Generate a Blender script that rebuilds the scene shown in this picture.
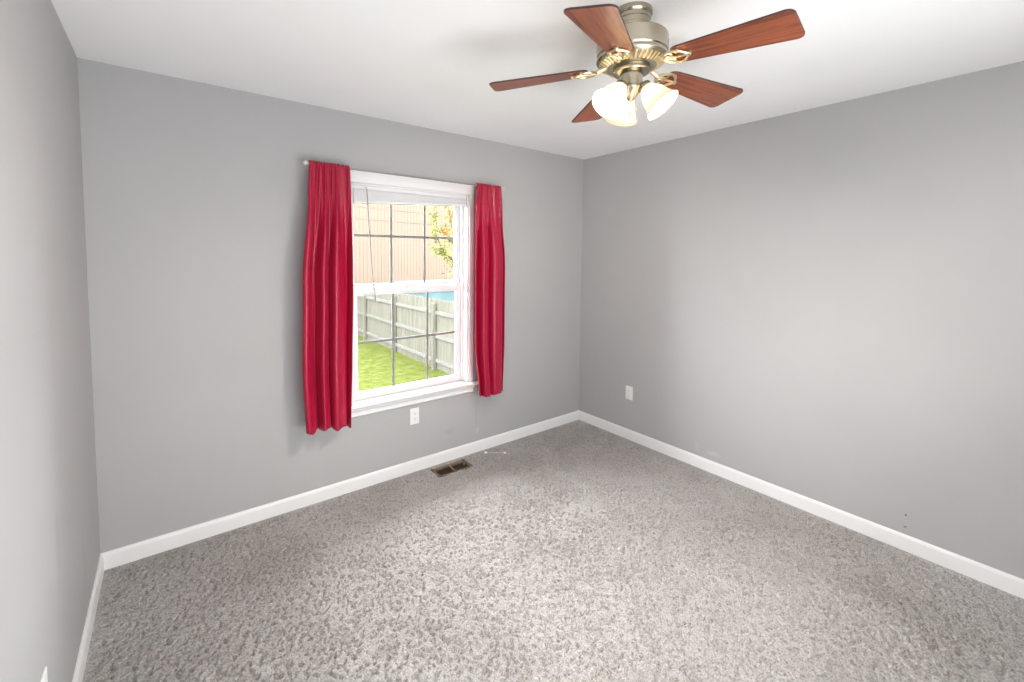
import bpy, bmesh, math, random
import numpy as np
from mathutils import Vector, Matrix
PI = math.pi
for o in list(bpy.data.objects):
    bpy.data.objects.remove(o, do_unlink=True)
SC = bpy.context.scene
COL = SC.collection
random.seed(7)

# ------------------------------------------------------------------ camera
# x runs along the window wall, the window wall is y = 0, the room is y < 0
W, H, D, BH = 3.413, 2.44, 3.72, 0.084
F_PX, PPX, PPY = 437.17, 492.97, 281.33
yaw, pitch, roll = 0.6405, -0.0584, 0.0072
fw = Vector((math.sin(yaw)*math.cos(pitch), math.cos(yaw)*math.cos(pitch), math.sin(pitch)))
rt = Vector((math.cos(yaw), -math.sin(yaw), 0)); up = rt.cross(fw)
rt2 = rt*math.cos(roll) + up*math.sin(roll); up2 = up*math.cos(roll) - rt*math.sin(roll)
cd = bpy.data.cameras.new('camera'); cam = bpy.data.objects.new('camera', cd); COL.objects.link(cam)
cam.matrix_world = Matrix(((rt2.x, up2.x, -fw.x, 0.3028), (rt2.y, up2.y, -fw.y, -2.7859),
                           (rt2.z, up2.z, -fw.z, 1.5494), (0, 0, 0, 1)))
cd.sensor_width = 36; cd.lens = 36*F_PX/1024
cd.shift_x = (512-PPX)/1024; cd.shift_y = -(341-PPY)/1024
cd.clip_start = 0.02; cd.clip_end = 200
SC.camera = cam

# ------------------------------------------------------------------ sky, sun, lamps, exposure
SC.view_settings.view_transform = 'Standard'; SC.view_settings.look = 'None'
SC.view_settings.exposure = 0.0; SC.view_settings.gamma = 1.0
SC.view_settings.use_curve_mapping = False
wd = bpy.data.worlds.new('sky'); SC.world = wd; wd.use_nodes = True
bg = wd.node_tree.nodes['Background']
bg.inputs['Color'].default_value = (0.95, 0.97, 1.0, 1); bg.inputs['Strength'].default_value = 25.0

def lamp(name, kind, loc, aim, energy, color=(1, 1, 1), **kw):
    l = bpy.data.lights.new(name, kind); l.energy = energy; l.color = color
    for k, v in kw.items(): setattr(l, k, v)
    o = bpy.data.objects.new(name, l); COL.objects.link(o); o.location = loc
    d = Vector(aim) - Vector(loc)
    o.rotation_euler = d.to_track_quat('-Z', 'Y').to_euler()
    return o
lamp('sun', 'SUN', (0, -20, 20), (4.5, 0, -4), 6.0, (1, .95, .86), angle=math.radians(1.0))
# two unseen fill lamps, added: one aimed at the ceiling, one weak from behind
lamp('added_ceiling_fill', 'AREA', (1.15, -3.10, .80), (.80, -.8, 2.44), 55, (.97, .99, 1), shape='RECTANGLE', size=2.1, size_y=1.4)
lamp('added_rear_fill', 'AREA', (1.5, -3.58, 1.05), (3.1, -1.9, .35), 13, (.975, .99, 1), shape='RECTANGLE', size=.9, size_y=1.9)  # added fill toward the lower right wall, no doorway here
BULB = 2000.0

# ------------------------------------------------------------------ node helpers
def mat(name):
    m = bpy.data.materials.new(name); m.use_nodes = True
    nt = m.node_tree; b = nt.nodes['Principled BSDF']
    return m, nt, b
def N(nt, t, **kw):
    n = nt.nodes.new(t)
    for k, v in kw.items():
        if k in n.inputs: n.inputs[k].default_value = v
        else: setattr(n, k, v)
    return n
def L(nt, a, b): nt.links.new(a, b)
def ramp(nt, fac, stops):
    r = nt.nodes.new('ShaderNodeValToRGB'); e = r.color_ramp.elements
    while len(e) < len(stops): e.new(0.5)
    for i, (p, c) in enumerate(stops): e[i].position = p; e[i].color = (*c, 1)
    L(nt, fac, r.inputs[0]); return r
def objco(nt, scale=(1, 1, 1)):
    t = nt.nodes.new('ShaderNodeTexCoord'); m = nt.nodes.new('ShaderNodeMapping')
    m.inputs['Scale'].default_value = scale; L(nt, t.outputs['Object'], m.inputs[0]); return m.outputs[0]
def bump(nt, b, h, strength, dist):
    n = N(nt, 'ShaderNodeBump'); n.inputs['Strength'].default_value = strength
    n.inputs['Distance'].default_value = dist; L(nt, h, n.inputs['Height']); L(nt, n.outputs[0], b.inputs['Normal'])
def simple(name, col, rough=.5, metal=0, var=.04, scale=20, spec=.5, bs=0, bscale=60):
    m, nt, b = mat(name); co = objco(nt)
    n = N(nt, 'ShaderNodeTexNoise', Scale=scale, Detail=3.0); L(nt, co, n.inputs['Vector'])
    lo = tuple(max(0, c*(1-var)) for c in col); hi = tuple(min(1, c*(1+var)) for c in col)
    r = ramp(nt, n.outputs[0], [(.3, lo), (.7, hi)]); L(nt, r.outputs[0], b.inputs['Base Color'])
    b.inputs['Roughness'].default_value = rough; b.inputs['Metallic'].default_value = metal
    b.inputs['Specular IOR Level'].default_value = spec
    if bs:
        n2 = N(nt, 'ShaderNodeTexNoise', Scale=bscale, Detail=4.0); L(nt, co, n2.inputs['Vector'])
        bump(nt, b, n2.outputs[0], bs, .004)
    return m

def paint(name, col, marks=()):
    """roller-textured wall paint; marks = (centre, radii, colour) scuffs that stay put"""
    m, nt, b = mat(name); co = objco(nt)
    n = N(nt, 'ShaderNodeTexNoise', Scale=1.7, Detail=4.0); L(nt, co, n.inputs['Vector'])
    r = ramp(nt, n.outputs[0], [(.3, tuple(c*.975 for c in col)), (.7, tuple(c*1.02 for c in col))])
    out = r.outputs[0]
    for c, rad, mc, amt in marks:
        mp = nt.nodes.new('ShaderNodeMapping'); mp.vector_type = 'POINT'
        mp.inputs['Scale'].default_value = tuple(1/q for q in rad)
        mp.inputs['Location'].default_value = tuple(-a/q for a, q in zip(c, rad))
        t = nt.nodes.new('ShaderNodeTexCoord'); L(nt, t.outputs['Object'], mp.inputs[0])
        ln = nt.nodes.new('ShaderNodeVectorMath'); ln.operation = 'LENGTH'; L(nt, mp.outputs[0], ln.inputs[0])
        nz = N(nt, 'ShaderNodeTexNoise', Scale=45.0, Detail=4.0); L(nt, t.outputs['Object'], nz.inputs['Vector'])
        ad = nt.nodes.new('ShaderNodeMath'); ad.operation = 'MULTIPLY_ADD'; ad.inputs[1].default_value = 1.2
        L(nt, nz.outputs[0], ad.inputs[0]); L(nt, ln.outputs['Value'], ad.inputs[2])
        mr = N(nt, 'ShaderNodeMapRange'); mr.inputs[1].default_value = 1.05; mr.inputs[2].default_value = 1.6
        mr.inputs[3].default_value = amt; mr.inputs[4].default_value = 0; L(nt, ad.outputs[0], mr.inputs[0])
        mx = nt.nodes.new('ShaderNodeMix'); mx.data_type = 'RGBA'
        L(nt, mr.outputs[0], mx.inputs[0]); L(nt, out, mx.inputs[6]); mx.inputs[7].default_value = (*mc, 1); out = mx.outputs[2]
    L(nt, out, b.inputs['Base Color'])
    b.inputs['Roughness'].default_value = .62; b.inputs['Specular IOR Level'].default_value = .3
    n2 = N(nt, 'ShaderNodeTexNoise', Scale=130.0, Detail=3.0); L(nt, co, n2.inputs['Vector'])
    bump(nt, b, n2.outputs[0], .12, .002)
    return m

GREY = (.43, .427, .43)
M = {}
M['paint_window_wall'] = paint('grey_paint_window_wall', GREY,
    [((2.225, 0, .30), (.012, .2, .16), (.35, .35, .35), .35), ((2.235, 0, .17), (.02, .2, .03), (.55, .55, .54), .5),
     ((1.98, 0, .22), (.05, .2, .03), (.33, .33, .33), .35)])
M['paint_right'] = paint('grey_paint_right_wall', GREY,
    [((W, -1.28, .14), (.2, .06, .02), (.55, .55, .55), .4), ((W, -1.16, .15), (.2, .02, .04), (.52, .52, .52), .35),
     ((W, -2.3, .19), (.2, .006, .006), (.05, .05, .05), 1.), ((W, -2.3, .125), (.2, .008, .006), (.08, .08, .08), 1.)])
M['paint_left'] = paint('grey_paint_left_wall', GREY,
    [((0, -.9, .62), (.2, .03, .16), (.36, .36, .36), .4), ((0, -.45, .3), (.2, .03, .16), (.36, .36, .36), .4)])
M['paint'] = paint('grey_paint', GREY)
M['ceiling'] = simple('ceiling_white', (.89, .89, .895), .8, 0, .012, 3, .2, .15, 220)
M['trim'] = simple('trim_white_gloss', (.80, .80, .80), .32, 0, .015, 6)
M['vinyl'] = simple('window_vinyl', (.78, .78, .80), .35, 0, .01, 8)
M['muntin'] = simple('grille_bar_grey', (.22, .215, .205), .45, 0, .02, 10)
M['blind'] = simple('blind_white', (.78, .79, .80), .45, 0, .02, 12)
M['wand'] = simple('wand_plastic', (.36, .36, .36), .25, 0, .05, 30)
M['plate'] = simple('outlet_plastic', (.82, .82, .81), .3, 0, .01, 30)
M['slot'] = simple('outlet_slot', (.12, .12, .12), .5)
M['rod'] = simple('rod_grey_metal', (.36, .355, .35), .3, .7, .03, 30)
M['finial'] = simple('finial_satin_white', (.60, .59, .57), .3, .2, .03, 30)
M['nickel'] = simple('fan_antique_nickel', (.41, .37, .29), .26, 1, .08, 9)
M['nickel_dark'] = simple('fan_dark_recess', (.10, .085, .06), .5, .6)
M['iron'] = simple('fan_blade_iron_brass', (.78, .68, .46), .28, 1, .06, 14)
M['vent'] = simple('vent_brown_enamel', (.17, .105, .06), .5, .15, .25, 40)
M['vent_dark'] = simple('vent_duct_dark', (.045, .028, .018), .6, 0, .3, 30)
M['vent_edge'] = simple('vent_rim_brown', (.20, .14, .09), .5, .1, .15, 40)
M['white_cap'] = simple('white_plastic_cap', (.92, .92, .9), .3, 0, .02, 30)
M['cord'] = simple('clear_grey_cord', (.55, .53, .51), .35, 0, .05, 30)

def wood():
    m, nt, b = mat('cherry_blade_veneer'); co = objco(nt, (1.3, 26, 26))
    n = N(nt, 'ShaderNodeTexNoise', Scale=3.2, Detail=6.0, Roughness=.62); n.inputs['Distortion'].default_value = .5
    L(nt, co, n.inputs['Vector'])
    r = ramp(nt, n.outputs[0], [(.30, (.065, .014, .007)), (.44, (.15, .031, .010)), (.56, (.27, .066, .020)), (.72, (.11, .022, .009))])
    L(nt, r.outputs[0], b.inputs['Base Color'])
    b.inputs['Roughness'].default_value = .3; b.inputs['Specular IOR Level'].default_value = .6
    return m
M['wood'] = wood()
M['blade_edge'] = simple('blade_dark_edge', (.05, .025, .018), .5)

def glass_shade():
    m, nt, b = mat('frosted_shade_glass'); nt.nodes.remove(b)
    t = N(nt, 'ShaderNodeBsdfTranslucent'); t.inputs[0].default_value = (.74, .68, .57, 1)
    d = N(nt, 'ShaderNodeBsdfDiffuse'); d.inputs[0].default_value = (.66, .61, .52, 1)
    g = N(nt, 'ShaderNodeBsdfGlossy'); g.inputs['Roughness'].default_value = .25
    co = objco(nt); n = N(nt, 'ShaderNodeTexNoise', Scale=14.0, Detail=3.0); n.inputs['Distortion'].default_value = 25.0
    L(nt, co, n.inputs['Vector']); mr = N(nt, 'ShaderNodeMapRange')
    mr.inputs[3].default_value = .48; mr.inputs[4].default_value = .62; L(nt, n.outputs[0], mr.inputs[0])
    a = N(nt, 'ShaderNodeMixShader'); L(nt, mr.outputs[0], a.inputs[0]); L(nt, t.outputs[0], a.inputs[1]); L(nt, d.outputs[0], a.inputs[2])
    c = N(nt, 'ShaderNodeMixShader'); c.inputs[0].default_value = .05; L(nt, a.outputs[0], c.inputs[1]); L(nt, g.outputs[0], c.inputs[2])
    L(nt, c.outputs[0], nt.nodes['Material Output'].inputs[0]); return m
M['shade'] = glass_shade()
def bulb_mat():
    m, nt, b = mat('lit_bulb'); b.inputs['Base Color'].default_value = (.9, .9, .9, 1)
    b.inputs['Emission Color'].default_value = (1, .90, .79, 1); b.inputs['Emission Strength'].default_value = BULB
    return m
M['bulb'] = bulb_mat()
def pane_mat():
    m, nt, b = mat('clear_window_glass'); nt.nodes.remove(b)
    t = N(nt, 'ShaderNodeBsdfTransparent'); t.inputs[0].default_value = (.97, .98, .975, 1)
    g = N(nt, 'ShaderNodeBsdfGlossy'); g.inputs['Roughness'].default_value = .02
    f = N(nt, 'ShaderNodeFresnel'); f.inputs[0].default_value = 1.12
    a = N(nt, 'ShaderNodeMixShader'); L(nt, f.outputs[0], a.inputs[0]); L(nt, t.outputs[0], a.inputs[1]); L(nt, g.outputs[0], a.inputs[2])
    L(nt, a.outputs[0], nt.nodes['Material Output'].inputs[0]); return m
M['pane'] = pane_mat()
def satin():
    m, nt, b = mat('crimson_satin'); co = objco(nt, (1, 1, 1))
    n = N(nt, 'ShaderNodeTexNoise', Scale=320.0, Detail=2.0); L(nt, co, n.inputs['Vector'])
    r = ramp(nt, n.outputs[0], [(.3, (.38, .003, .036)), (.7, (.46, .005, .046))]); L(nt, r.outputs[0], b.inputs['Base Color'])
    b.inputs['Roughness'].default_value = .36; b.inputs['Specular IOR Level'].default_value = .6
    b.inputs['Sheen Weight'].default_value = .12; b.inputs['Sheen Roughness'].default_value = .4
    b.inputs['Sheen Tint'].default_value = (1, .35, .5, 1)
    bump(nt, b, n.outputs[0], .08, .001)
    t = N(nt, 'ShaderNodeBsdfTranslucent'); t.inputs[0].default_value = (.75, .03, .12, 1)
    a = N(nt, 'ShaderNodeMixShader'); a.inputs[0].default_value = .16
    L(nt, b.outputs[0], a.inputs[1]); L(nt, t.outputs[0], a.inputs[2]); L(nt, a.outputs[0], nt.nodes['Material Output'].inputs[0])
    return m
M['satin'] = satin()
def carpet_mat():
    m, nt, b = mat('taupe_pile_carpet'); co = objco(nt)
    big = N(nt, 'ShaderNodeTexNoise', Scale=1.6, Detail=4.0, Roughness=.6); big.inputs['Distortion'].default_value = .8; L(nt, co, big.inputs['Vector'])
    fine = N(nt, 'ShaderNodeTexNoise', Scale=150.0, Detail=4.0, Roughness=.7); L(nt, co, fine.inputs['Vector'])
    r1 = ramp(nt, big.outputs[0], [(.32, (.335, .315, .300)), (.66, (.430, .412, .398))])
    r2 = ramp(nt, fine.outputs[0], [(.34, (.42, .40, .39)), (.5, (.95, .95, .95)), (.66, (1.28, 1.28, 1.28))])
    mx = nt.nodes.new('ShaderNodeMix'); mx.data_type = 'RGBA'; mx.blend_type = 'MULTIPLY'; mx.inputs[0].default_value = 1
    L(nt, r1.outputs[0], mx.inputs[6]); L(nt, r2.outputs[0], mx.inputs[7]); L(nt, mx.outputs[2], b.inputs['Base Color'])
    b.inputs['Roughness'].default_value = .95; b.inputs['Specular IOR Level'].default_value = .1
    b.inputs['Sheen Weight'].default_value = .25; b.inputs['Sheen Roughness'].default_value = .6
    bump(nt, b, fine.outputs[0], .7, .006); return m
M['carpet'] = carpet_mat()
def siding_mat():
    m, nt, b = mat('beige_vertical_siding'); co = objco(nt)
    n = N(nt, 'ShaderNodeTexNoise', Scale=.5, Detail=3.0); L(nt, co, n.inputs['Vector'])
    r = ramp(nt, n.outputs[0], [(.3, (.0765, .0600, .0475)), (.7, (.0830, .0655, .0520))]); L(nt, r.outputs[0], b.inputs['Base Color'])
    b.inputs['Roughness'].default_value = .8; b.inputs['Specular IOR Level'].default_value = 0; return m
M['siding'] = siding_mat()
M['siding_trim'] = simple('siding_seam', (.0770, .0612, .0480), .8, spec=0.0)
M['roof'] = simple('roof_shingle_brown', (0.0360, 0.0288, 0.0245), .9, 0, .2, 8)
def fence_mat():
    m, nt, b = mat('weathered_fence_wood'); co = objco(nt, (9, 9, .8))
    n = N(nt, 'ShaderNodeTexNoise', Scale=1.5, Detail=6.0, Roughness=.65); L(nt, co, n.inputs['Vector'])
    r = ramp(nt, n.outputs[0], [(.25, (0.0455, 0.0429, 0.0341)), (.5, (0.0718, 0.0691, 0.0569)), (.75, (0.0945, 0.0919, 0.0788))]); L(nt, r.outputs[0], b.inputs['Base Color'])
    b.inputs['Roughness'].default_value = .9; b.inputs['Specular IOR Level'].default_value = 0; return m
M['fence'] = fence_mat()
M['fence_rail'] = simple('fence_rail_wood', (0.0806, 0.0795, 0.0714), .9, 0, .1, 6, spec=0.0)
def lawn_mat():
    m, nt, b = mat('lawn_grass'); co = objco(nt)
    n = N(nt, 'ShaderNodeTexNoise', Scale=7.0, Detail=8.0, Roughness=.75); L(nt, co, n.inputs['Vector'])
    r = ramp(nt, n.outputs[0], [(.34, (.0260, .0340, .0065)), (.52, (.0430, .0500, .0135)), (.68, (.0640, .0660, .0280))]); L(nt, r.outputs[0], b.inputs['Base Color'])
    b.inputs['Roughness'].default_value = .9; b.inputs['Specular IOR Level'].default_value = 0; bump(nt, b, n.outputs[0], .6, .06); return m
M['lawn'] = lawn_mat()
M['blue'] = simple('blue_shed_paint', (.046, .072, .076), .7, 0, .12, 2, spec=0.0)
M['blue_roof'] = simple('blue_shed_roof', (0.0554, 0.0645, 0.0714), .6, 0, .06, 2, spec=0.0)
M['leaf'] = simple('yellow_green_leaf', (0.0901, 0.0973, 0.0288), .6, 0, .55, 5, spec=0.0)
M['blossom'] = simple('orange_blossom', (0.1872, 0.0720, 0.0325), .7, 0, .2, 8, spec=0.0)
M['bark'] = simple('tree_bark', (0.0317, 0.0245, 0.0173), .9, 0, .3, 10)

# ------------------------------------------------------------------ mesh helpers
def bm_box(bm, a, b, bev=0, seg=2):
    r = bmesh.ops.create_cube(bm, size=1); vs = r['verts']
    a, b = Vector(a), Vector(b); c = (a+b)/2; s = b-a
    for v in vs: v.co = Vector((v.co.x*s.x+c.x, v.co.y*s.y+c.y, v.co.z*s.z+c.z))
    if bev:
        es = list({e for v in vs for e in v.link_edges})
        bmesh.ops.bevel(bm, geom=es, offset=bev, segments=seg, affect='EDGES', profile=.5)
def bm_lathe(bm, prof, seg=32, mtx=None, cap=False):
    rings = []
    mtx = mtx or Matrix()
    for r, z in prof:
        if r < 1e-6: rings.append([bm.verts.new(mtx @ Vector((0, 0, z)))])
        else: rings.append([bm.verts.new(mtx @ Vector((r*math.cos(2*PI*i/seg), r*math.sin(2*PI*i/seg), z))) for i in range(seg)])
    for A, B in zip(rings, rings[1:]):
        for i in range(seg):
            j = (i+1) % seg
            q = [A[i % len(A)], A[j % len(A)], B[j % len(B)], B[i % len(B)]]
            q2 = []
            for v in q:
                if v not in q2: q2.append(v)
            if len(q2) > 2: bm.faces.new(q2)
    if cap:
        for R in (rings[0], rings[-1]):
            if len(R) > 2: bm.faces.new(R)
def bm_tube(bm, pts, rad, seg=10, closed=False):
    pts = [Vector(p) for p in pts]; n = len(pts); rings = []
    rads = rad if isinstance(rad, (list, tuple)) else [rad]*n
    prev = None
    for i, p in enumerate(pts):
        if closed: t = pts[(i+1) % n]-pts[i-1]
        else: t = pts[min(i+1, n-1)]-pts[max(i-1, 0)]
        t.normalize()
        if prev is None:
            x = t.orthogonal().normalized()
        else:
            x = (prev - t*prev.dot(t)).normalized()
        prev = x; y = t.cross(x)
        rings.append([bm.verts.new(p+rads[i]*(x*math.cos(2*PI*k/seg)+y*math.sin(2*PI*k/seg))) for k in range(seg)])
    m = n if closed else n-1
    for i in range(m):
        A, B = rings[i], rings[(i+1) % n]
        for k in range(seg): bm.faces.new((A[k], A[(k+1) % seg], B[(k+1) % seg], B[k]))
    if not closed:
        bm.faces.new(rings[0][::-1]); bm.faces.new(rings[-1])
def bm_prism(bm, poly, z0, z1, mtx=None, bev=0):
    mtx = mtx or Matrix()
    a = [bm.verts.new(mtx @ Vector((x, y, z0))) for x, y in poly]
    b = [bm.verts.new(mtx @ Vector((x, y, z1))) for x, y in poly]
    fs = [bm.faces.new(a[::-1]), bm.faces.new(b)]
    n = len(poly)
    for i in range(n): fs.append(bm.faces.new((a[i], a[(i+1) % n], b[(i+1) % n], b[i])))
    if bev:
        es = list({e for f in fs[:2] for e in f.edges})
        bmesh.ops.bevel(bm, geom=es, offset=bev, segments=2, affect='EDGES', profile=.5)
def bm_extrude_profile(bm, prof, p0, p1, up=(0, 0, 1), out=(0, -1, 0), m0=0, m1=0):
    """profile points (out, up) swept from p0 to p1; m0/m1 mitre slope at the ends"""
    p0, p1, u, o = map(Vector, (p0, p1, up, out)); t = (p1-p0).normalized()
    a = [bm.verts.new(p0+o*q+u*z+t*(q*m0)) for q, z in prof]
    b = [bm.verts.new(p1+o*q+u*z-t*(q*m1)) for q, z in prof]
    n = len(prof)
    for i in range(n): bm.faces.new((a[i], a[(i+1) % n], b[(i+1) % n], b[i]))
    bm.faces.new(a[::-1]); bm.faces.new(b)
def obj(name, bm, m, parent=None, smooth=True, ang=40, kind=None):
    bmesh.ops.recalc_face_normals(bm, faces=bm.faces[:])
    me = bpy.data.meshes.new(name); bm.to_mesh(me); bm.free()
    ms = m if isinstance(m, (list, tuple)) else [m]
    for x in ms: me.materials.append(x)
    if smooth:
        me.polygons.foreach_set('use_smooth', [True]*len(me.polygons))
        try: me.set_sharp_from_angle(angle=math.radians(ang))
        except Exception: pass
    o = bpy.data.objects.new(name, me); COL.objects.link(o)
    if parent: o.parent = parent
    if kind: o['kind'] = kind
    return o
def struct(name, bm, m, **k): return obj(name, bm, m, kind='structure', **k)
def thing(name, label, cat, loc=(0, 0, 0), rotz=0, group=None):
    o = bpy.data.objects.new(name, None); COL.objects.link(o); o.empty_display_size = .05
    o.location = loc; o.rotation_euler = (0, 0, rotz); o['label'] = label; o['category'] = cat
    if group: o['group'] = group
    return o
def tag(o, label, cat, group=None):
    o['label'] = label; o['category'] = cat
    if group: o['group'] = group
    return o
def copy_tree(o, parent=None):
    c = o.copy(); COL.objects.link(c)
    if parent: c.parent = parent
    for ch in list(o.children): copy_tree(ch, c)
    return c
def B(*boxes, bev=0):
    bm = bmesh.new()
    for a, b in boxes: bm_box(bm, a, b, bev)
    return bm

# ------------------------------------------------------------------ room shell
T = 0.16
OX0, OX1, OZ0, OZ1 = 1.250, 2.144, 0.555, 2.009     # window opening
bm = bmesh.new()
for a, b in (((-T, 0, -.2), (OX0, T, H+.2)), ((OX1, 0, -.2), (W+T, T, H+.2)), ((OX0, 0, -.2), (OX1, T, OZ0)), ((OX0, 0, OZ1), (OX1, T, H+.2))):
    bm_box(bm, a, b)
bmesh.ops.remove_doubles(bm, verts=bm.verts[:], dist=1e-5)
struct('wall_back', bm, M['paint_window_wall'], smooth=False)
struct('wall_left', B(((-T, -D, -.2), (0, 0, H+.2))), M['paint_left'], smooth=False)
struct('wall_right', B(((W, -D, -.2), (W+T, 0, H+.2))), M['paint_right'], smooth=False)
struct('wall_front', B(((-T, -D-T, -.2), (W+T, -D, H+.2))), M['paint'], smooth=False)
struct('ceiling', B(((0, -D, H), (W, 0, H+.2))), M['ceiling'], smooth=False)

# carpet: a fine grid of tufts
VX0, VX1, VY0, VY1 = 1.785, 2.072, -.186, -.058      # floor register hole
def carpet():
    rng = np.random.default_rng(3)
    st = 0.005; nx = int(W/st)+1; ny = int(D/st)+1
    def smooth(a, k):
        for ax in (0, 1):
            for _ in range(k): a = (np.roll(a, 1, ax)+2*a+np.roll(a, -1, ax))/4
        return a
    def nz(k):
        a = smooth(rng.standard_normal((ny, nx)), k); return a/a.std()
    n = nz(1)+.75*nz(2)+.2*nz(7); n /= n.std()
    p = np.clip((-n+.05)/1.5, 0, 1)
    h = .0045-.0130*p*p*(3-2*p) + .0012*nz(1)
    xs = np.linspace(0, W, nx); ys = np.linspace(-D, 0, ny)
    X, Y = np.meshgrid(xs, ys)
    X = X+rng.uniform(-1, 1, X.shape)*st*.25; Y = Y+rng.uniform(-1, 1, Y.shape)*st*.25
    edge = np.minimum(np.minimum(X, W-X), np.minimum(Y+D, -Y)); e = np.clip((edge-.012)/.03, 0, 1)
    h = (h-.004)*e
    m = (X > VX0+.008) & (X < VX1-.008) & (Y > VY0+.008) & (Y < VY1-.008)
    h[m] = -.06
    co = np.stack([X, Y, h], -1).reshape(-1, 3).astype(np.float32)
    i = (np.arange(ny-1)[:, None]*nx+np.arange(nx-1)[None, :]).reshape(-1)
    q = np.stack([i, i+1, i+nx+1, i+nx], -1).astype(np.int32)
    me = bpy.data.meshes.new('floor'); me.vertices.add(len(co)); me.vertices.foreach_set('co', co.ravel())
    me.loops.add(q.size); me.loops.foreach_set('vertex_index', q.ravel())
    me.polygons.add(len(q)); me.polygons.foreach_set('loop_start', np.arange(0, q.size, 4, dtype=np.int32))
    me.update(calc_edges=True); me.polygons.foreach_set('use_smooth', np.ones(len(q), dtype=bool))
    me.materials.append(M['carpet'])
    o = bpy.data.objects.new('floor', me); COL.objects.link(o); o['kind'] = 'structure'
carpet()

# baseboards
bt = .013
bp = [(0, -.02), (bt, -.02), (bt, BH-.018), (bt-.002, BH-.010), (bt-.006, BH-.003), (.004, BH), (0, BH)]
bm = bmesh.new(); bm_extrude_profile(bm, bp, (0, 0, 0), (W, 0, 0), m0=1, m1=1); struct('baseboard_back', bm, M['trim'])
bm = bmesh.new(); bm_extrude_profile(bm, bp, (0, -D, 0), (0, 0, 0), out=(1, 0, 0), m1=1); struct('baseboard_left', bm, M['trim'])
bm = bmesh.new(); bm_extrude_profile(bm, bp, (W, -D, 0), (W, 0, 0), out=(-1, 0, 0), m1=1); struct('baseboard_right', bm, M['trim'])
bm = bmesh.new(); bm_extrude_profile(bm, bp, (.02, -D, 0), (W-.02, -D, 0), out=(0, 1, 0)); struct('baseboard_front', bm, M['trim'])

# ------------------------------------------------------------------ window
CX0, CX1, CZ1 = 1.210, 2.184, 2.083
bm = bmesh.new()                                     # flat casing on three sides
bm_box(bm, (CX0, -.014, .573), (OX0, 0, OZ1), .003); bm_box(bm, (OX1, -.014, .573), (CX1, 0, OZ1), .003)
bm_box(bm, (CX0, -.016, OZ1), (CX1, 0, CZ1), .003)
struct('trim_1', bm, M['trim'])
bm = bmesh.new()                                     # stool with rounded nosing and moulded apron
bm_extrude_profile(bm, [(-.10, .551), (.0, .551), (.0, .573), (-.10, .573)], (1.2505, 0, 0), (2.1435, 0, 0))
bm_extrude_profile(bm, [(.0, .551), (.040, .551), (.046, .554), (.050, .562), (.046, .570), (.040, .573), (.0, .573)], (1.176, 0, 0), (2.217, 0, 0))
bm_extrude_profile(bm, [(0, .551), (.030, .551), (.028, .536), (.018, .524), (.016, .510), (.020, .500), (.014, .492), (0, .492)], (CX0, 0, 0), (CX1, 0, 0))
struct('trim_2', bm, M['trim'], ang=25)
win = bpy.data.objects.new('window_1', None); COL.objects.link(win); win['kind'] = 'structure'; win.location = (1.697, .08, .573)
def wpart(name, bm, m, par=None, **k):
    o = obj(name, bm, m, None, **k); o.parent = par or win
    o.matrix_parent_inverse = Matrix.Translation(-win.location) if not par else Matrix()
    return o
# jamb liner and vinyl frame
bm = bmesh.new()
for a, b in (((OX0, 0, .573), (OX0+.012, T, OZ1)), ((OX1-.012, 0, .573), (OX1, T, OZ1)), ((OX0, 0, OZ1-.012), (OX1, T, OZ1)), ((OX0, .069, .574), (OX1, T, .582))):
    bm_box(bm, a, b, .001)
for x0, x1 in ((OX0+.012, OX0+.030), (OX1-.030, OX1-.012)):
    bm_box(bm, (x0, .055, .58), (x1, .068, OZ1-.012), .002); bm_box(bm, (x0, .100, .58), (x1, .106, OZ1-.012), .001); bm_box(bm, (x0, .138, .58), (x1, .15, OZ1-.012), .001)
    bm_box(bm, (x0 if x0 < 1.5 else x1-.004, .06, .58), (x0+.004 if x0 < 1.5 else x1, .15, OZ1-.012))
bm_box(bm, (OX0+.012, .055, OZ1-.035), (OX1-.012, .15, OZ1-.012), .002)
wpart('window_frame', bm, M['vinyl'])
def sash(name, x0, x1, z0, z1, gx0, gx1, gz0, gz1, y0, y1, hbar, vb):
    bm = bmesh.new(); r = .003
    bm_box(bm, (x0, y0, z0), (gx0, y1, z1), r); bm_box(bm, (gx1, y0, z0), (x1, y1, z1), r)
    bm_box(bm, (gx0-.002, y0, z0), (gx1+.002, y1, gz0), r); bm_box(bm, (gx0-.002, y0, gz1), (gx1+.002, y1, z1), r)
    g = .006                                        # glazing bead
    for a, b in (((gx0, gz0), (gx0+g, gz1)), ((gx1-g, gz0), (gx1, gz1)), ((gx0, gz0), (gx1, gz0+g)), ((gx0, gz1-g), (gx1, gz1))):
        bm_box(bm, (a[0], y0+.006, a[1]), (b[0], y1-.006, b[1]), .0015)
    o = wpart(name, bm, M['vinyl'])
    ym = (y0+y1)/2
    gl = obj('glass_pane', B(((gx0-.002, ym-.0015, gz0-.002), (gx1+.002, ym+.0015, gz1+.002))), M['pane'], smooth=False)
    gl.parent = o
    bm = bmesh.new(); w = .0085
    for x in vb: bm_box(bm, (x-w, ym-.0028, gz0), (x+w, ym+.0028, gz1), .001)
    bm_box(bm, (gx0, ym-.0025, hbar-w), (gx1, ym+.0025, hbar+w), .001)
    gr = obj('grille', bm, M['muntin']); gr.parent = o
    return o
GX0, GX1 = 1.306, 2.087
lo = sash('lower_sash', OX0+.022, OX1-.022, .580, 1.334, GX0, GX1, .616, 1.283, .070, .098, .957, (1.566, 1.836))
bm = bmesh.new(); bm_box(bm, (1.65, .058, 1.326), (1.75, .078, 1.342), .004); o = obj('sash_lock', bm, M['vinyl']); o.parent = lo
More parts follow.
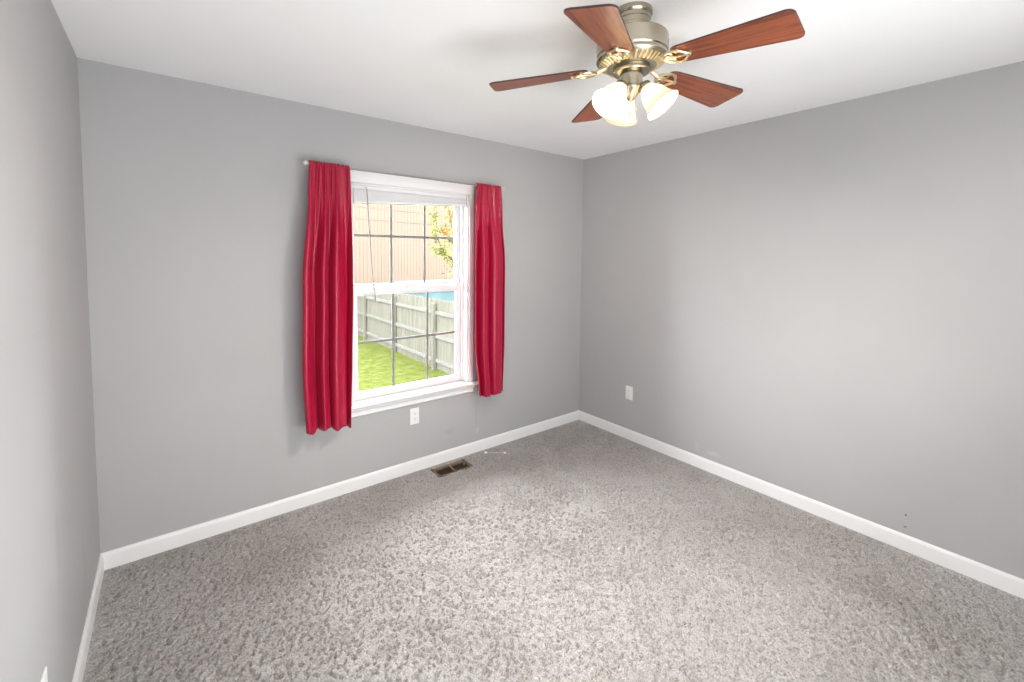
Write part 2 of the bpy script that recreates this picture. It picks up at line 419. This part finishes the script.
sash('upper_sash', OX0+.026, OX1-.026, 1.300, 1.985, 1.300, 2.094, 1.346, 1.955, .108, .134, 1.681, (1.572, 1.834))

# ------------------------------------------------------------------ raised blind
bl = thing('window_blind', 'white slatted blind pulled up in a slightly tilted stack at the window top', 'window blind', (1.697, .03, 1.99))
def kid(name, bm, m, par, **k):
    o = obj(name, bm, m, None, **k); o.parent = par
    o.matrix_parent_inverse = Matrix.Translation(-par.location) if par.parent is None else Matrix()
    return o
kid('headrail', B(((1.266, .008, 1.972), (2.128, .050, 1.9965)), bev=.003), M['blind'], bl)
bx0, bx1 = 1.268, 2.126
def zl(t): return (1.969-.068*t, 1.969-.026*t)       # left and right height down the stack
bm = bmesh.new(); ns = 22
for i in range(ns):
    t = i/(ns-1); a, b = zl(t)
    jit = random.uniform(-.0012, .0012); pa, pb = .84*.068/(ns-1), .84*.026/(ns-1)
    vs = []
    for x, z, th in ((bx0, a, pa), (bx1, b, pb)):
        vs.append([bm.verts.new((x, .004+jit+.05*k/4, z+.0022*math.sin(PI*k/4))) for k in range(5)])
        vs[-1] += [bm.verts.new((x, .004+jit+.05*k/4, z+.0022*math.sin(PI*k/4)-th)) for k in range(4, -1, -1)]
    n = len(vs[0])
    for k in range(n): bm.faces.new((vs[0][k], vs[0][(k+1) % n], vs[1][(k+1) % n], vs[1][k]))
    bm.faces.new(vs[0][::-1]); bm.faces.new(vs[1])
kid('slat_stack', bm, M['blind'], bl)
bm = bmesh.new(); a, b = zl(1)
ang = math.atan2(b-a, bx1-bx0)
bm_box(bm, (-(bx1-bx0)/2, -.027, -.009), ((bx1-bx0)/2, .027, .009), .003)
bmesh.ops.transform(bm, matrix=Matrix.Translation(((bx0+bx1)/2, .030, (a+b)/2-.0115)) @ Matrix.Rotation(-ang, 4, 'Y'), verts=bm.verts[:])
kid('bottom_rail', bm, M['blind'], bl)
for x in (1.39, 1.697, 2.00):
    bm = bmesh.new(); f = (x-bx0)/(bx1-bx0); zb = zl(1)[0]*(1-f)+zl(1)[1]*f
    bm_tube(bm, [(x, .001, 1.985), (x+.002, -.001, (1.985+zb)/2), (x, .001, zb-.012)], .0012, 6); kid('ladder_cord', bm, M['blind'], bl)
bm = bmesh.new()
bm_tube(bm, [(1.348, .006, 1.985), (1.348, -.012, 1.983), (1.349, -.016, 1.970)], .002, 8)
bm_tube(bm, [(1.349, -.016, 1.972), (1.363, -.017, 1.72), (1.380, -.018, 1.46), (1.397, -.018, 1.265)], .0036, 6)
bm_tube(bm, [(1.397, -.018, 1.268), (1.3985, -.018, 1.244)], .0048, 8)
kid('tilt_wand', bm, M['wand'], bl)

# ------------------------------------------------------------------ curtain rod and curtains
RY, RZ0, RZ1, RX0, RX1 = -.105, 2.074, 2.066, .981, 2.364
def rz(x): return RZ0+(RZ1-RZ0)*(x-RX0)/(RX1-RX0)
rod = thing('curtain_rod', 'thin grey metal curtain rod with pale round ball ends above the window', 'curtain rod', (1.67, 0, 2.07))
bm = bmesh.new(); bm_tube(bm, [(RX0, RY, RZ0), (RX1, RY, RZ1)], .0062, 14); kid('pole', bm, M['rod'], rod)
for x, s in ((RX0, -1), (RX1, 1)):
    bm = bmesh.new()
    mt = Matrix.Translation((x, RY, rz(x))) @ Matrix.Rotation(s*PI/2, 4, 'Y')
    bm_lathe(bm, [(0, -.003), (.0085, -.002), (.0085, .006), (.005, .008), (.005, .011)]+[(.015*math.sin(a), .026-.015*math.cos(a)) for a in [PI*k/12 for k in range(2, 12)]]+[(0, .041)], 20, mt)
    kid('finial', bm, M['finial'], rod)
for x in (1.005, 2.342):
    bm = bmesh.new()
    bm_box(bm, (x-.012, -.004, rz(x)-.05), (x+.012, 0, rz(x)+.02), .0015)
    bm_tube(bm, [(x, -.002, rz(x)-.02), (x, -.06, rz(x)-.022), (x, RY+.012, rz(x)-.014), (x, RY, rz(x)-.0085)], .0035, 8)
    kid('bracket', bm, M['rod'], rod)

def curtain(name, label, edges, folds_top, folds_bot, seed, hemf, amp):
    """edges: list of (t, xl, xr) down the drop; fold phases merge from many gathers at the rod to a few at the hem"""
    rng = random.Random(seed)
    nu, nt_ = 150, 110
    bm = bmesh.new(); grid = []
    ph = [rng.uniform(0, 6.28) for _ in range(8)]
    def E(t):
        for (t0, a0, b0), (t1, a1, b1) in zip(edges, edges[1:]):
            if t <= t1 or t1 == edges[-1][0]:
                f = (t-t0)/(t1-t0); f = f*f*(3-2*f); return a0+(a1-a0)*f, b0+(b1-b0)*f
    rows = []
    for j in range(8): rows.append(('back', j/7))            # rod pocket behind the pole
    for j in range(nt_): rows.append(('front', j/(nt_-1)))
    for kind, t in rows:
        row = []
        for i in range(nu):
            u = i/(nu-1)
            tt = 0 if kind == 'back' else t
            xl, xr = E(tt); 
            uw = u+.035*math.sin(2*PI*1.3*u+ph[0])+.018*math.sin(2*PI*2.6*u+ph[1]+tt*1.5)
            x = xl+(xr-xl)*u
            ztop = rz(x)+.0155+.0030*math.sin(2*PI*folds_top*uw*1.7+ph[2])
            g = math.sin(2*PI*folds_top*uw+ph[3])*.6+math.sin(2*PI*folds_top*1.63*uw+ph[4])*.4
            b1 = math.sin(2*PI*folds_bot*uw+ph[5]+.5*math.sin(tt*2.2+ph[6]))
            b1 = math.copysign(abs(b1)**.75, b1)
            b2 = math.sin(2*PI*folds_bot*2.05*uw+ph[7]+tt)
            if kind == 'back':
                z = ztop-.045*(1-t); y = RY+.011*(1-.75*t**6)+.002*g
            else:
                zb = hemf(u)
                z = ztop+(zb-ztop)*t
                d = (ztop-z)
                k = min(1, max(0, (d-.04)/.55)); k = k*k*(3-2*k)
                pin = math.exp(-((d-.016)/.016)**2)
                gather = (.0065*(1-pin*.5))*g*(1-.85*k)
                y = RY-.0125*min(1, d/.008)+.003*pin+gather*min(1, d/.01)+amp*k*(.8*b1+.25*b2)-.012*k-.012*max(0, t-.75)*b1
                y = min(y, -.050)
                x += .010*k*math.cos(2*PI*folds_bot*uw+ph[5])+.002*math.sin(9*t+ph[1])
            row.append(bm.verts.new((x, y, z)))
        grid.append(row)
    for A, Bq in zip(grid, grid[1:]):
        for i in range(nu-1): bm.faces.new((A[i], A[i+1], Bq[i+1], Bq[i]))
    o = obj(name, bm, M['satin'], ang=180)
    sm = o.modifiers.new('thickness', 'SOLIDIFY'); sm.thickness = .0012; sm.offset = 0
    return tag(o, label, 'curtain', 'crimson curtains at the window')
def hemL(u):
    base = .507-.035*u
    return base+.020*abs(math.sin(2*PI*1.5*u+.15))-.028*math.exp(-((u-.10)/.06)**2)
def hemR(u):
    return .486-.010*math.exp(-((u-.45)/.2)**2)+.012*math.exp(-((u-.85)/.05)**2)
curtain('curtain', 'wider crimson satin curtain left of the window', [(0, .975, 1.210), (.12, .965, 1.215), (.45, .922, 1.212), (.75, .918, 1.207), (1, .932, 1.199)], 9, 3.0, 11, hemL, .040)
curtain('curtain', 'narrower crimson satin curtain right of the window', [(0, 2.147, 2.365), (.12, 2.122, 2.378), (.4, 2.106, 2.408), (.75, 2.114, 2.412), (1, 2.148, 2.398)], 8, 2.5, 5, hemR, .040)

# ------------------------------------------------------------------ outlets
def outlet(label, loc, rotz):
    t = thing('wall_outlet', label, 'electrical outlet', loc, rotz, 'wall outlets')     # local: plate faces -y
    obj('cover_plate', B(((-.0355, -.006, -.058), (.0355, 0, .058)), bev=.0025), M['plate'], t)
    for z in (.0195, -.0195):
        bm = bmesh.new()
        poly = [(.0165*math.cos(a), max(-.0125, min(.0125, .0165*math.sin(a)))) for a in [2*PI*k/28 for k in range(28)]]
        bm_prism(bm, poly, 0, .0022, Matrix.Translation((0, -.0058, z)) @ Matrix.Rotation(PI/2, 4, 'X'))
        r = obj('receptacle', bm, M['plate'], t, ang=30)
        bm = bmesh.new()
        bm_box(bm, (-.0075, -.0087, z+.000), (-.0050, -.0078, z+.0085)); bm_box(bm, (.0050, -.0087, z+.001), (.0075, -.0078, z+.0075))
        bm_prism(bm, [(.0028*math.cos(2*PI*k/12), .0028*math.sin(2*PI*k/12)) for k in range(12)], 0, .0008, Matrix.Translation((0, -.0079, z-.0065)) @ Matrix.Rotation(PI/2, 4, 'X'))
        obj('slots', bm, M['slot'], r, smooth=False)
    bm = bmesh.new(); bm_lathe(bm, [(0, .0014), (.002, .0012), (.0032, 0)], 12, Matrix.Translation((0, -.0058, 0)) @ Matrix.Rotation(PI/2, 4, 'X')); obj('screw', bm, M['plate'], t)
outlet('white duplex outlet on the window wall just under the window sill', (1.688, 0, .403), 0)
outlet('white outlet on the darker right wall near the corner', (W, -.559, .398), -PI/2)
outlet('white outlet seen edge-on on the bright left wall at the photo bottom edge', (0, -1.181, .359), PI/2)

# ------------------------------------------------------------------ floor register
vx, vy = (VX0+VX1)/2, (VY0+VY1)/2
v = thing('floor_vent', 'brown metal floor vent sunk in the carpet beside the window wall baseboard', 'floor vent', (vx, vy, 0))
hx, hy = (VX1-VX0)/2, (VY1-VY0)/2
bm = bmesh.new(); rim = .017
for a, b in (((-hx, -hy), (hx, -hy+rim*.6)), ((-hx, hy-rim*1.7), (hx, hy)), ((-hx, -hy), (-hx+rim, hy)), ((hx-rim*1.3, -hy), (hx, hy))):
    bm_box(bm, (a[0], a[1], -.003), (b[0], b[1], .0035), .0015)
obj('rim', bm, M['vent_edge'], v)
bm = bmesh.new(); n = 22
for i in range(n):
    x = -hx+rim+(2*hx-2.3*rim)*(i+.5)/n
    bmb = bmesh.new(); bm_box(bmb, (-.0032, -hy+.008, -.0009), (.0032, hy-.022, .0009))
    bmesh.ops.transform(bmb, matrix=Matrix.Translation((x, 0, -.004)) @ Matrix.Rotation(.75, 4, 'Y'), verts=bmb.verts[:])
    me = bpy.data.meshes.new('t'); bmb.to_mesh(me); bmb.free(); bm.from_mesh(me); bpy.data.meshes.remove(me)
obj('louvre_grille', bm, M['vent'], v, smooth=False)
obj('cross_bar', B(((-.006, -hy+.006, -.006), (.006, hy-.02, .002)), bev=.001), M['vent_edge'], v)
obj('damper_lever', B(((hx-.045, -.010, -.006), (hx-.036, .014, .008)), bev=.001), M['vent_edge'], v)
obj('duct_box', B(((-hx+.010, -hy+.010, -.055), (hx-.010, hy-.010, -.018))), M['vent_dark'], v, smooth=False)

# ------------------------------------------------------------------ cord on the carpet
cz = .005
c = thing('loose_cord', 'thin grey cord with two white plastic end caps lying on the carpet', 'cord', (2.328, -.115, cz))
p0, p1 = Vector((-.060, .044, .0)), Vector((.060, -.046, .0))
bm = bmesh.new(); bm_tube(bm, [p0, p0.lerp(p1, .3)+Vector((.004, .004, .001)), p0.lerp(p1, .65)+Vector((-.003, -.003, .001)), p1], .0032, 8); obj('cord', bm, M['cord'], c)
for p in (p0, p1):
    bm = bmesh.new(); d = (p1-p0).normalized(); mt = Matrix.Translation(p-d*.011) @ d.to_track_quat('Z', 'Y').to_matrix().to_4x4()
    bm_lathe(bm, [(0, 0), (.005, .001), (.0075, .005), (.0075, .017), (.005, .021), (0, .022)], 16, mt); obj('end_cap', bm, M['white_cap'], c)

# ------------------------------------------------------------------ ceiling fan
FX, FY = 1.690, -1.765
fan = thing('ceiling_fan', 'five-blade ceiling fan with cherry wood blades and lit glass shades', 'ceiling fan', (FX, FY, H))
def fz(z): return z-H
bm = bmesh.new()
bm_lathe(bm, [(0, fz(2.4395)), (.068, fz(2.4395)), (.0695, fz(2.434)), (.0695, fz(2.424)), (.066, fz(2.419)), (.0630, fz(2.416)), (.0630, fz(2.404)), (.061, fz(2.402)), (.061, fz(2.384)), (.0625, fz(2.382)), (.0620, fz(2.371)), (.058, fz(2.365)), (.035, fz(2.363)), (.035, fz(2.350)), (0, fz(2.350))], 48)
obj('canopy', bm, M['nickel'], fan, ang=30)
bm = bmesh.new()
bm_lathe(bm, [(0, fz(2.354)), (.060, fz(2.354)), (.100, fz(2.351)), (.118, fz(2.347)), (.1235, fz(2.342)), (.125, fz(2.335)), (.125, fz(2.285)), (.122, fz(2.280)), (.122, fz(2.276)), (.126, fz(2.272)), (.126, fz(2.266)), (.118, fz(2.258)), (.100, fz(2.247)), (.085, fz(2.240)), (.070, fz(2.238)), (0, fz(2.238))], 64)
mh = obj('motor_housing', bm, M['nickel'], fan, ang=30)
bm = bmesh.new()                                          # raised vent fins round the lower shoulder
for k in range(40):
    a = 2*PI*k/40
    b2 = bmesh.new(); bm_box(b2, (-.016, -.0032, -.0022), (.016, .0032, .0022), .001)
    bmesh.ops.transform(b2, matrix=Matrix.Rotation(a, 4, 'Z') @ Matrix.Translation((.102, 0, fz(2.2475))) @ Matrix.Rotation(-.55, 4, 'Y'), verts=b2.verts[:])
    me = bpy.data.meshes.new('t'); b2.to_mesh(me); b2.free(); bm.from_mesh(me); bpy.data.meshes.remove(me)
obj('vent_fins', bm, M['iron'], mh, smooth=False)
bm = bmesh.new()                                          # dark teardrop port on the motor side
aa = math.radians(-52)
mt = Matrix.Rotation(aa, 4, 'Z') @ Matrix.Translation((.1235, 0, fz(2.312))) @ Matrix.Rotation(PI/2, 4, 'Y')
bm_prism(bm, [(-.016, -.006), (-.010, -.011), (.014, -.004), (.018, .004), (.010, .010), (-.010, .006)], 0, .0025, mt)
obj('motor_port', bm, M['nickel_dark'], mh, smooth=False)
bm = bmesh.new()
bm_lathe(bm, [(0, fz(2.240)), (.064, fz(2.240)), (.066, fz(2.236)), (.066, fz(2.224)), (.062, fz(2.220)), (.045, fz(2.216)), (0, fz(2.216))], 40)
obj('flywheel', bm, M['nickel'], fan, ang=30)
bm = bmesh.new()
bm_lathe(bm, [(0, fz(2.218)), (.038, fz(2.218)), (.041, fz(2.214)), (.041, fz(2.172)), (.044, fz(2.169)), (.044, fz(2.163)), (.038, fz(2.156)), (.026, fz(2.148)), (.020, fz(2.136)), (.012, fz(2.128)), (.006, fz(2.120)), (0, fz(2.118))], 40)
obj('switch_housing', bm, M['nickel'], fan, ang=30)
# blade with its iron, built along +x then copied round
def blade_outline():
    r0, r1, w0, w1, rc = .155, .522, .098, .150, .022
    pts = []
    def corner(cx, cy, r, a0, a1):
        for k in range(7):
            a = a0+(a1-a0)*k/6; pts.append((cx+r*math.cos(a), cy+r*math.sin(a)))
    corner(r1-rc, w1/2-rc, rc, PI/2, 0); corner(r1-rc, -w1/2+rc, rc, 0, -PI/2)
    corner(r0+.03, -w0/2+.03, .03, -PI/2, -PI); corner(r0+.03, w0/2-.03, .03, PI, PI/2)
    return pts
PITCH, DROOP, ZB, A0 = -.166, .078, 2.207, -1.470
MB_ = Matrix.Translation((.516, 0, fz(ZB))) @ Matrix.Rotation(DROOP, 4, 'Y') @ Matrix.Rotation(PITCH, 4, 'X') @ Matrix.Translation((-.516, 0, 0))
bm = bmesh.new(); bm_prism(bm, blade_outline(), -.003, .003, bev=.0012)
bld = obj('blade', bm, [M['wood'], M['blade_edge']], fan, smooth=False)
for p_ in bld.data.polygons:
    if abs(p_.normal.z) < .7: p_.material_index = 1
bld.matrix_local = Matrix.Rotation(A0, 4, 'Z') @ MB_
def iron():
    bm = bmesh.new()
    z = -.0075
    # neck from the flywheel, rising crank, then a scrolled fork under the blade root
    bm_tube(bm, [(.052, 0, .014), (.082, 0, .011), (.108, 0, .001), (.128, 0, z)], [.011, .0095, .009, .009], 10)
    for s in (-1, 1):
        bm_tube(bm, [(.122, 0, z), (.134, s*.020, z), (.152, s*.034, z), (.172, s*.037, z), (.190, s*.027, z), (.204, s*.010, z), (.212, 0, z)], [.006, .0055, .005, .005, .005, .005, .005], 8)
        bm_tube(bm, [(.150+.011*math.cos(a), s*.017+.011*math.sin(a), z) for a in [2*PI*k/16 for k in range(16)]], .0032, 8, closed=True)
        bm_lathe(bm, [(0, -.006), (.005, -.005), (.007, 0), (.007, .004)], 12, Matrix.Translation((.182, s*.031, z)))
    bm_tube(bm, [(.128, 0, z), (.165, 0, z), (.205, 0, z)], [.0055, .0042, .0045], 8)
    bm_lathe(bm, [(0, -.006), (.006, -.005), (.0085, 0), (.0085, .004)], 12, Matrix.Translation((.212, 0, z)))
    return bm
ir = obj('blade_iron', iron(), M['iron'], bld)
for k in range(1, 5):
    b2 = bld.copy(); COL.objects.link(b2); b2.matrix_local = Matrix.Rotation(A0+2*PI*k/5, 4, 'Z') @ MB_
    i2 = ir.copy(); COL.objects.link(i2); i2.parent = b2
# three light arms with tulip shades
TILT = math.radians(50)
def light_arm(ang):
    ax = Vector((math.cos(TILT), 0, -math.sin(TILT)))
    neck = Vector((.042, 0, fz(2.174)))
    rotz_ = Matrix.Rotation(ang, 4, 'Z')
    q = ax.to_track_quat('Z', 'Y').to_matrix().to_4x4()
    bm = bmesh.new()
    bm_tube(bm, [rotz_ @ Vector(v_) for v_ in ((.026, 0, fz(2.180)), (.036, 0, fz(2.183)), neck-ax*.006, neck+ax*.004)], [.009, .0085, .0085, .009], 12)
    bm_lathe(bm, [(.008, -.004), (.017, -.001), (.0235, .006), (.0245, .018), (.0225, .020), (0, .020)], 28, rotz_ @ Matrix.Translation(neck) @ q)
    arm = obj('light_arm', bm, M['nickel'], fan)
    bm = bmesh.new()
    outer = [(.0215, .010), (.0225, .018), (.029, .030), (.0385, .046), (.0455, .064), (.050, .082), (.0545, .096), (.062, .107), (.065, .110)]
    inner = [(r-.003, h) for r, h in outer[::-1]]
    bm_lathe(bm, outer+[(.0635, .111)]+inner, 40, rotz_ @ Matrix.Translation(neck) @ q)
    obj('lamp_shade', bm, M['shade'], arm, ang=60)
    bm = bmesh.new()
    bm_lathe(bm, [(.010, .021), (.011, .034), (.016, .046), (.0225, .060), (.024, .070), (.021, .082), (.012, .090), (0, .093)], 16, rotz_ @ Matrix.Translation(neck) @ q)
    obj('bulb', bm, M['bulb'], arm, ang=60)
for a in (-65, 55, 175): light_arm(math.radians(a))
for a, ln in ((-100, .060), (-150, .075)):
    x, y = .024*math.cos(math.radians(a)), .024*math.sin(math.radians(a)); bm = bmesh.new()
    n = int(ln/.004)
    for k in range(n): bmesh.ops.create_icosphere(bm, subdivisions=1, radius=.0015, matrix=Matrix.Translation((x, y, fz(2.150)-k*.0038)))
    bm_lathe(bm, [(0, 0), (.0035, -.003), (.0042, -.012), (.002, -.018), (0, -.019)], 12, Matrix.Translation((x, y, fz(2.150)-n*.0038)))
    obj('pull_chain', bm, M['iron'], fan)

# ------------------------------------------------------------------ outdoors
GZ = -1.35
bm = bmesh.new(); bm_box(bm, (-15, .4, GZ-.3), (40, 45, GZ))
o = obj('lawn', bm, M['lawn'], smooth=False); o['kind'] = 'structure'
FXX = 5.72
fen = thing('fence', 'weathered grey wooden picket fence with three rails across the lawn', 'fence', (FXX, 8, GZ))
bm = bmesh.new(); y = 2.0; rr = random.Random(4)
while y < 15.4:
    w = .140; h_ = 1.80+rr.uniform(-.015, .015); x = rr.uniform(-.003, .003)
    # dog-eared picket, drawn in the y-z plane and extruded in x
    poly = [(0, .03), (w, .03), (w, h_-.03), (w-.03, h_), (.03, h_), (0, h_-.03)]
    a = [bm.verts.new((FXX+x, y+p, GZ+q)) for p, q in poly]; b = [bm.verts.new((FXX+x+.018, y+p, GZ+q)) for p, q in poly]
    bm.faces.new(a); bm.faces.new(b[::-1])
    for k in range(6): bm.faces.new((a[k], b[k], b[(k+1) % 6], a[(k+1) % 6]))
    y += w+.008
kid('pickets', bm, M['fence'], fen, smooth=False)
for zr in (.24, .86, 1.46): kid('rail', B(((FXX-.04, 2, GZ+zr-.045), (FXX, 15.4, GZ+zr+.045)), bev=.004), M['fence_rail'], fen, smooth=False)
for y in np.arange(4.5, 15.5, 2.4): kid('post', B(((FXX-.11, y-.05, GZ-.05), (FXX-.02, y+.05, GZ+1.70)), bev=.006), M['fence'], fen, smooth=False)

hs = thing('neighbour_house', 'large beige-sided neighbouring house seen beyond the fence', 'house', (4, 17, GZ), math.radians(14))
bm = bmesh.new(); bm_box(bm, (-6, 0, 0), (20, 8, 6.7))
x = -6
obj('wall', bm, M['siding'], hs, smooth=False)
bm = bmesh.new()
x = -5.8
while x < 20: bm_box(bm, (x-.009, -.008, .3), (x+.009, 0, 6.6)); x += .21
obj('batten', bm, M['siding_trim'], hs, smooth=False)
for z in (5.19, 4.62): obj('band_board', B(((-6, -.02, z), (20, 0, z+.05))), M['siding_trim'], hs, smooth=False)
bm = bmesh.new(); a = [(-.5, 6.65), (4, 8.3), (8.5, 6.65)]
va = [bm.verts.new((-6.3, y, z)) for y, z in a]; vb = [bm.verts.new((20.3, y, z)) for y, z in a]
bm.faces.new(va); bm.faces.new(vb[::-1])
for k in range(3): bm.faces.new((va[k], vb[k], vb[(k+1) % 3], va[(k+1) % 3]))
obj('roof', bm, M['roof'], hs, smooth=False)

sh = thing('garden_shed', 'low teal blue shed showing above the fence top at the right', 'shed', (9.6, 13.6, GZ), 0)
obj('wall', B(((-1.9, -.9, 0), (2.2, .9, 1.56))), M['blue'], sh, smooth=False)
bm = bmesh.new(); bm_extrude_profile(bm, [(-1.05, 1.56), (1.05, 1.56), (1.05, 1.62), (0, 1.86), (-1.05, 1.62)], (-2.05, 0, 0), (2.35, 0, 0)); obj('roof', bm, M['blue_roof'], sh, smooth=False)

tr = thing('flowering_tree', 'small leafy tree with orange blossoms behind the fence', 'tree', (7.25, 8.2, GZ))
bm = bmesh.new()
bm_tube(bm, [(0, 0, 0), (.05, .03, 1.2), (.0, .0, 2.2), (.05, .05, 3.2), (.15, .05, 4.4)], [.08, .065, .05, .035, .015], 10)
br = [((.0, 0, 2.0), (-.26, 0, 2.80), (-.56, -.05, 2.97), (-.84, -.1, 3.10)), ((-.26, 0, 2.8), (-.60, -.05, 3.08), (-.82, -.1, 3.39), (-.93, -.1, 3.80), (-.90, -.1, 4.30)),
      ((.03, .03, 2.6), (-.10, .05, 3.2), (-.25, .05, 3.75), (-.40, .0, 4.4)), ((-.05, .05, 3.2), (-.35, .1, 3.4), (-.55, .1, 3.65)), ((.05, .05, 3.2), (.4, .1, 3.6), (.6, .1, 4.3))]
for b in br: bm_tube(bm, b, [.03, .022, .015, .010, .006][:len(b)], 7)
obj('trunk', bm, M['bark'], tr)
rr = random.Random(21); bm = bmesh.new()
def leaf(bm, p, s):
    d = Vector((rr.gauss(0, 1), rr.gauss(0, 1), rr.gauss(0, .8)-.2)).normalized(); x = d.orthogonal().normalized()
    x.rotate(Matrix.Rotation(rr.uniform(0, 6.28), 3, d)); n_ = d.cross(x)
    pts = [p, p+d*s*.3+x*s*.2+n_*s*.03, p+d*s*.7+x*s*.17, p+d*s, p+d*s*.7-x*s*.17, p+d*s*.3-x*s*.2+n_*s*.03]
    bm.faces.new([bm.verts.new(q) for q in pts])
tips = []
for b in br:
    for s0, s1 in zip(b[1:], b[2:]):
        s0, s1 = Vector(s0), Vector(s1)
        for k in range(58):
            f = rr.random(); p = s0.lerp(s1, f)+Vector((rr.gauss(0, .075), rr.gauss(0, .10), rr.gauss(0, .085)))
            leaf(bm, p, rr.uniform(.09, .16))
for k in range(60):
    leaf(bm, Vector((rr.gauss(-.34, .07), rr.gauss(0, .1), rr.uniform(2.05, 2.8))), rr.uniform(.07, .13))
obj('foliage', bm, M['leaf'], tr, smooth=False)
for bx in ((-.53, -.1, 3.60), (-.26, -.05, 4.12)):
    bm = bmesh.new()
    for k in range(90):
        p = Vector(bx)+Vector((rr.gauss(0, .07), rr.gauss(0, .07), rr.gauss(0, .08)))
        leaf(bm, p, rr.uniform(.04, .08))
    obj('blossom_cluster', bm, M['blossom'], tr, smooth=False, kind='stuff')
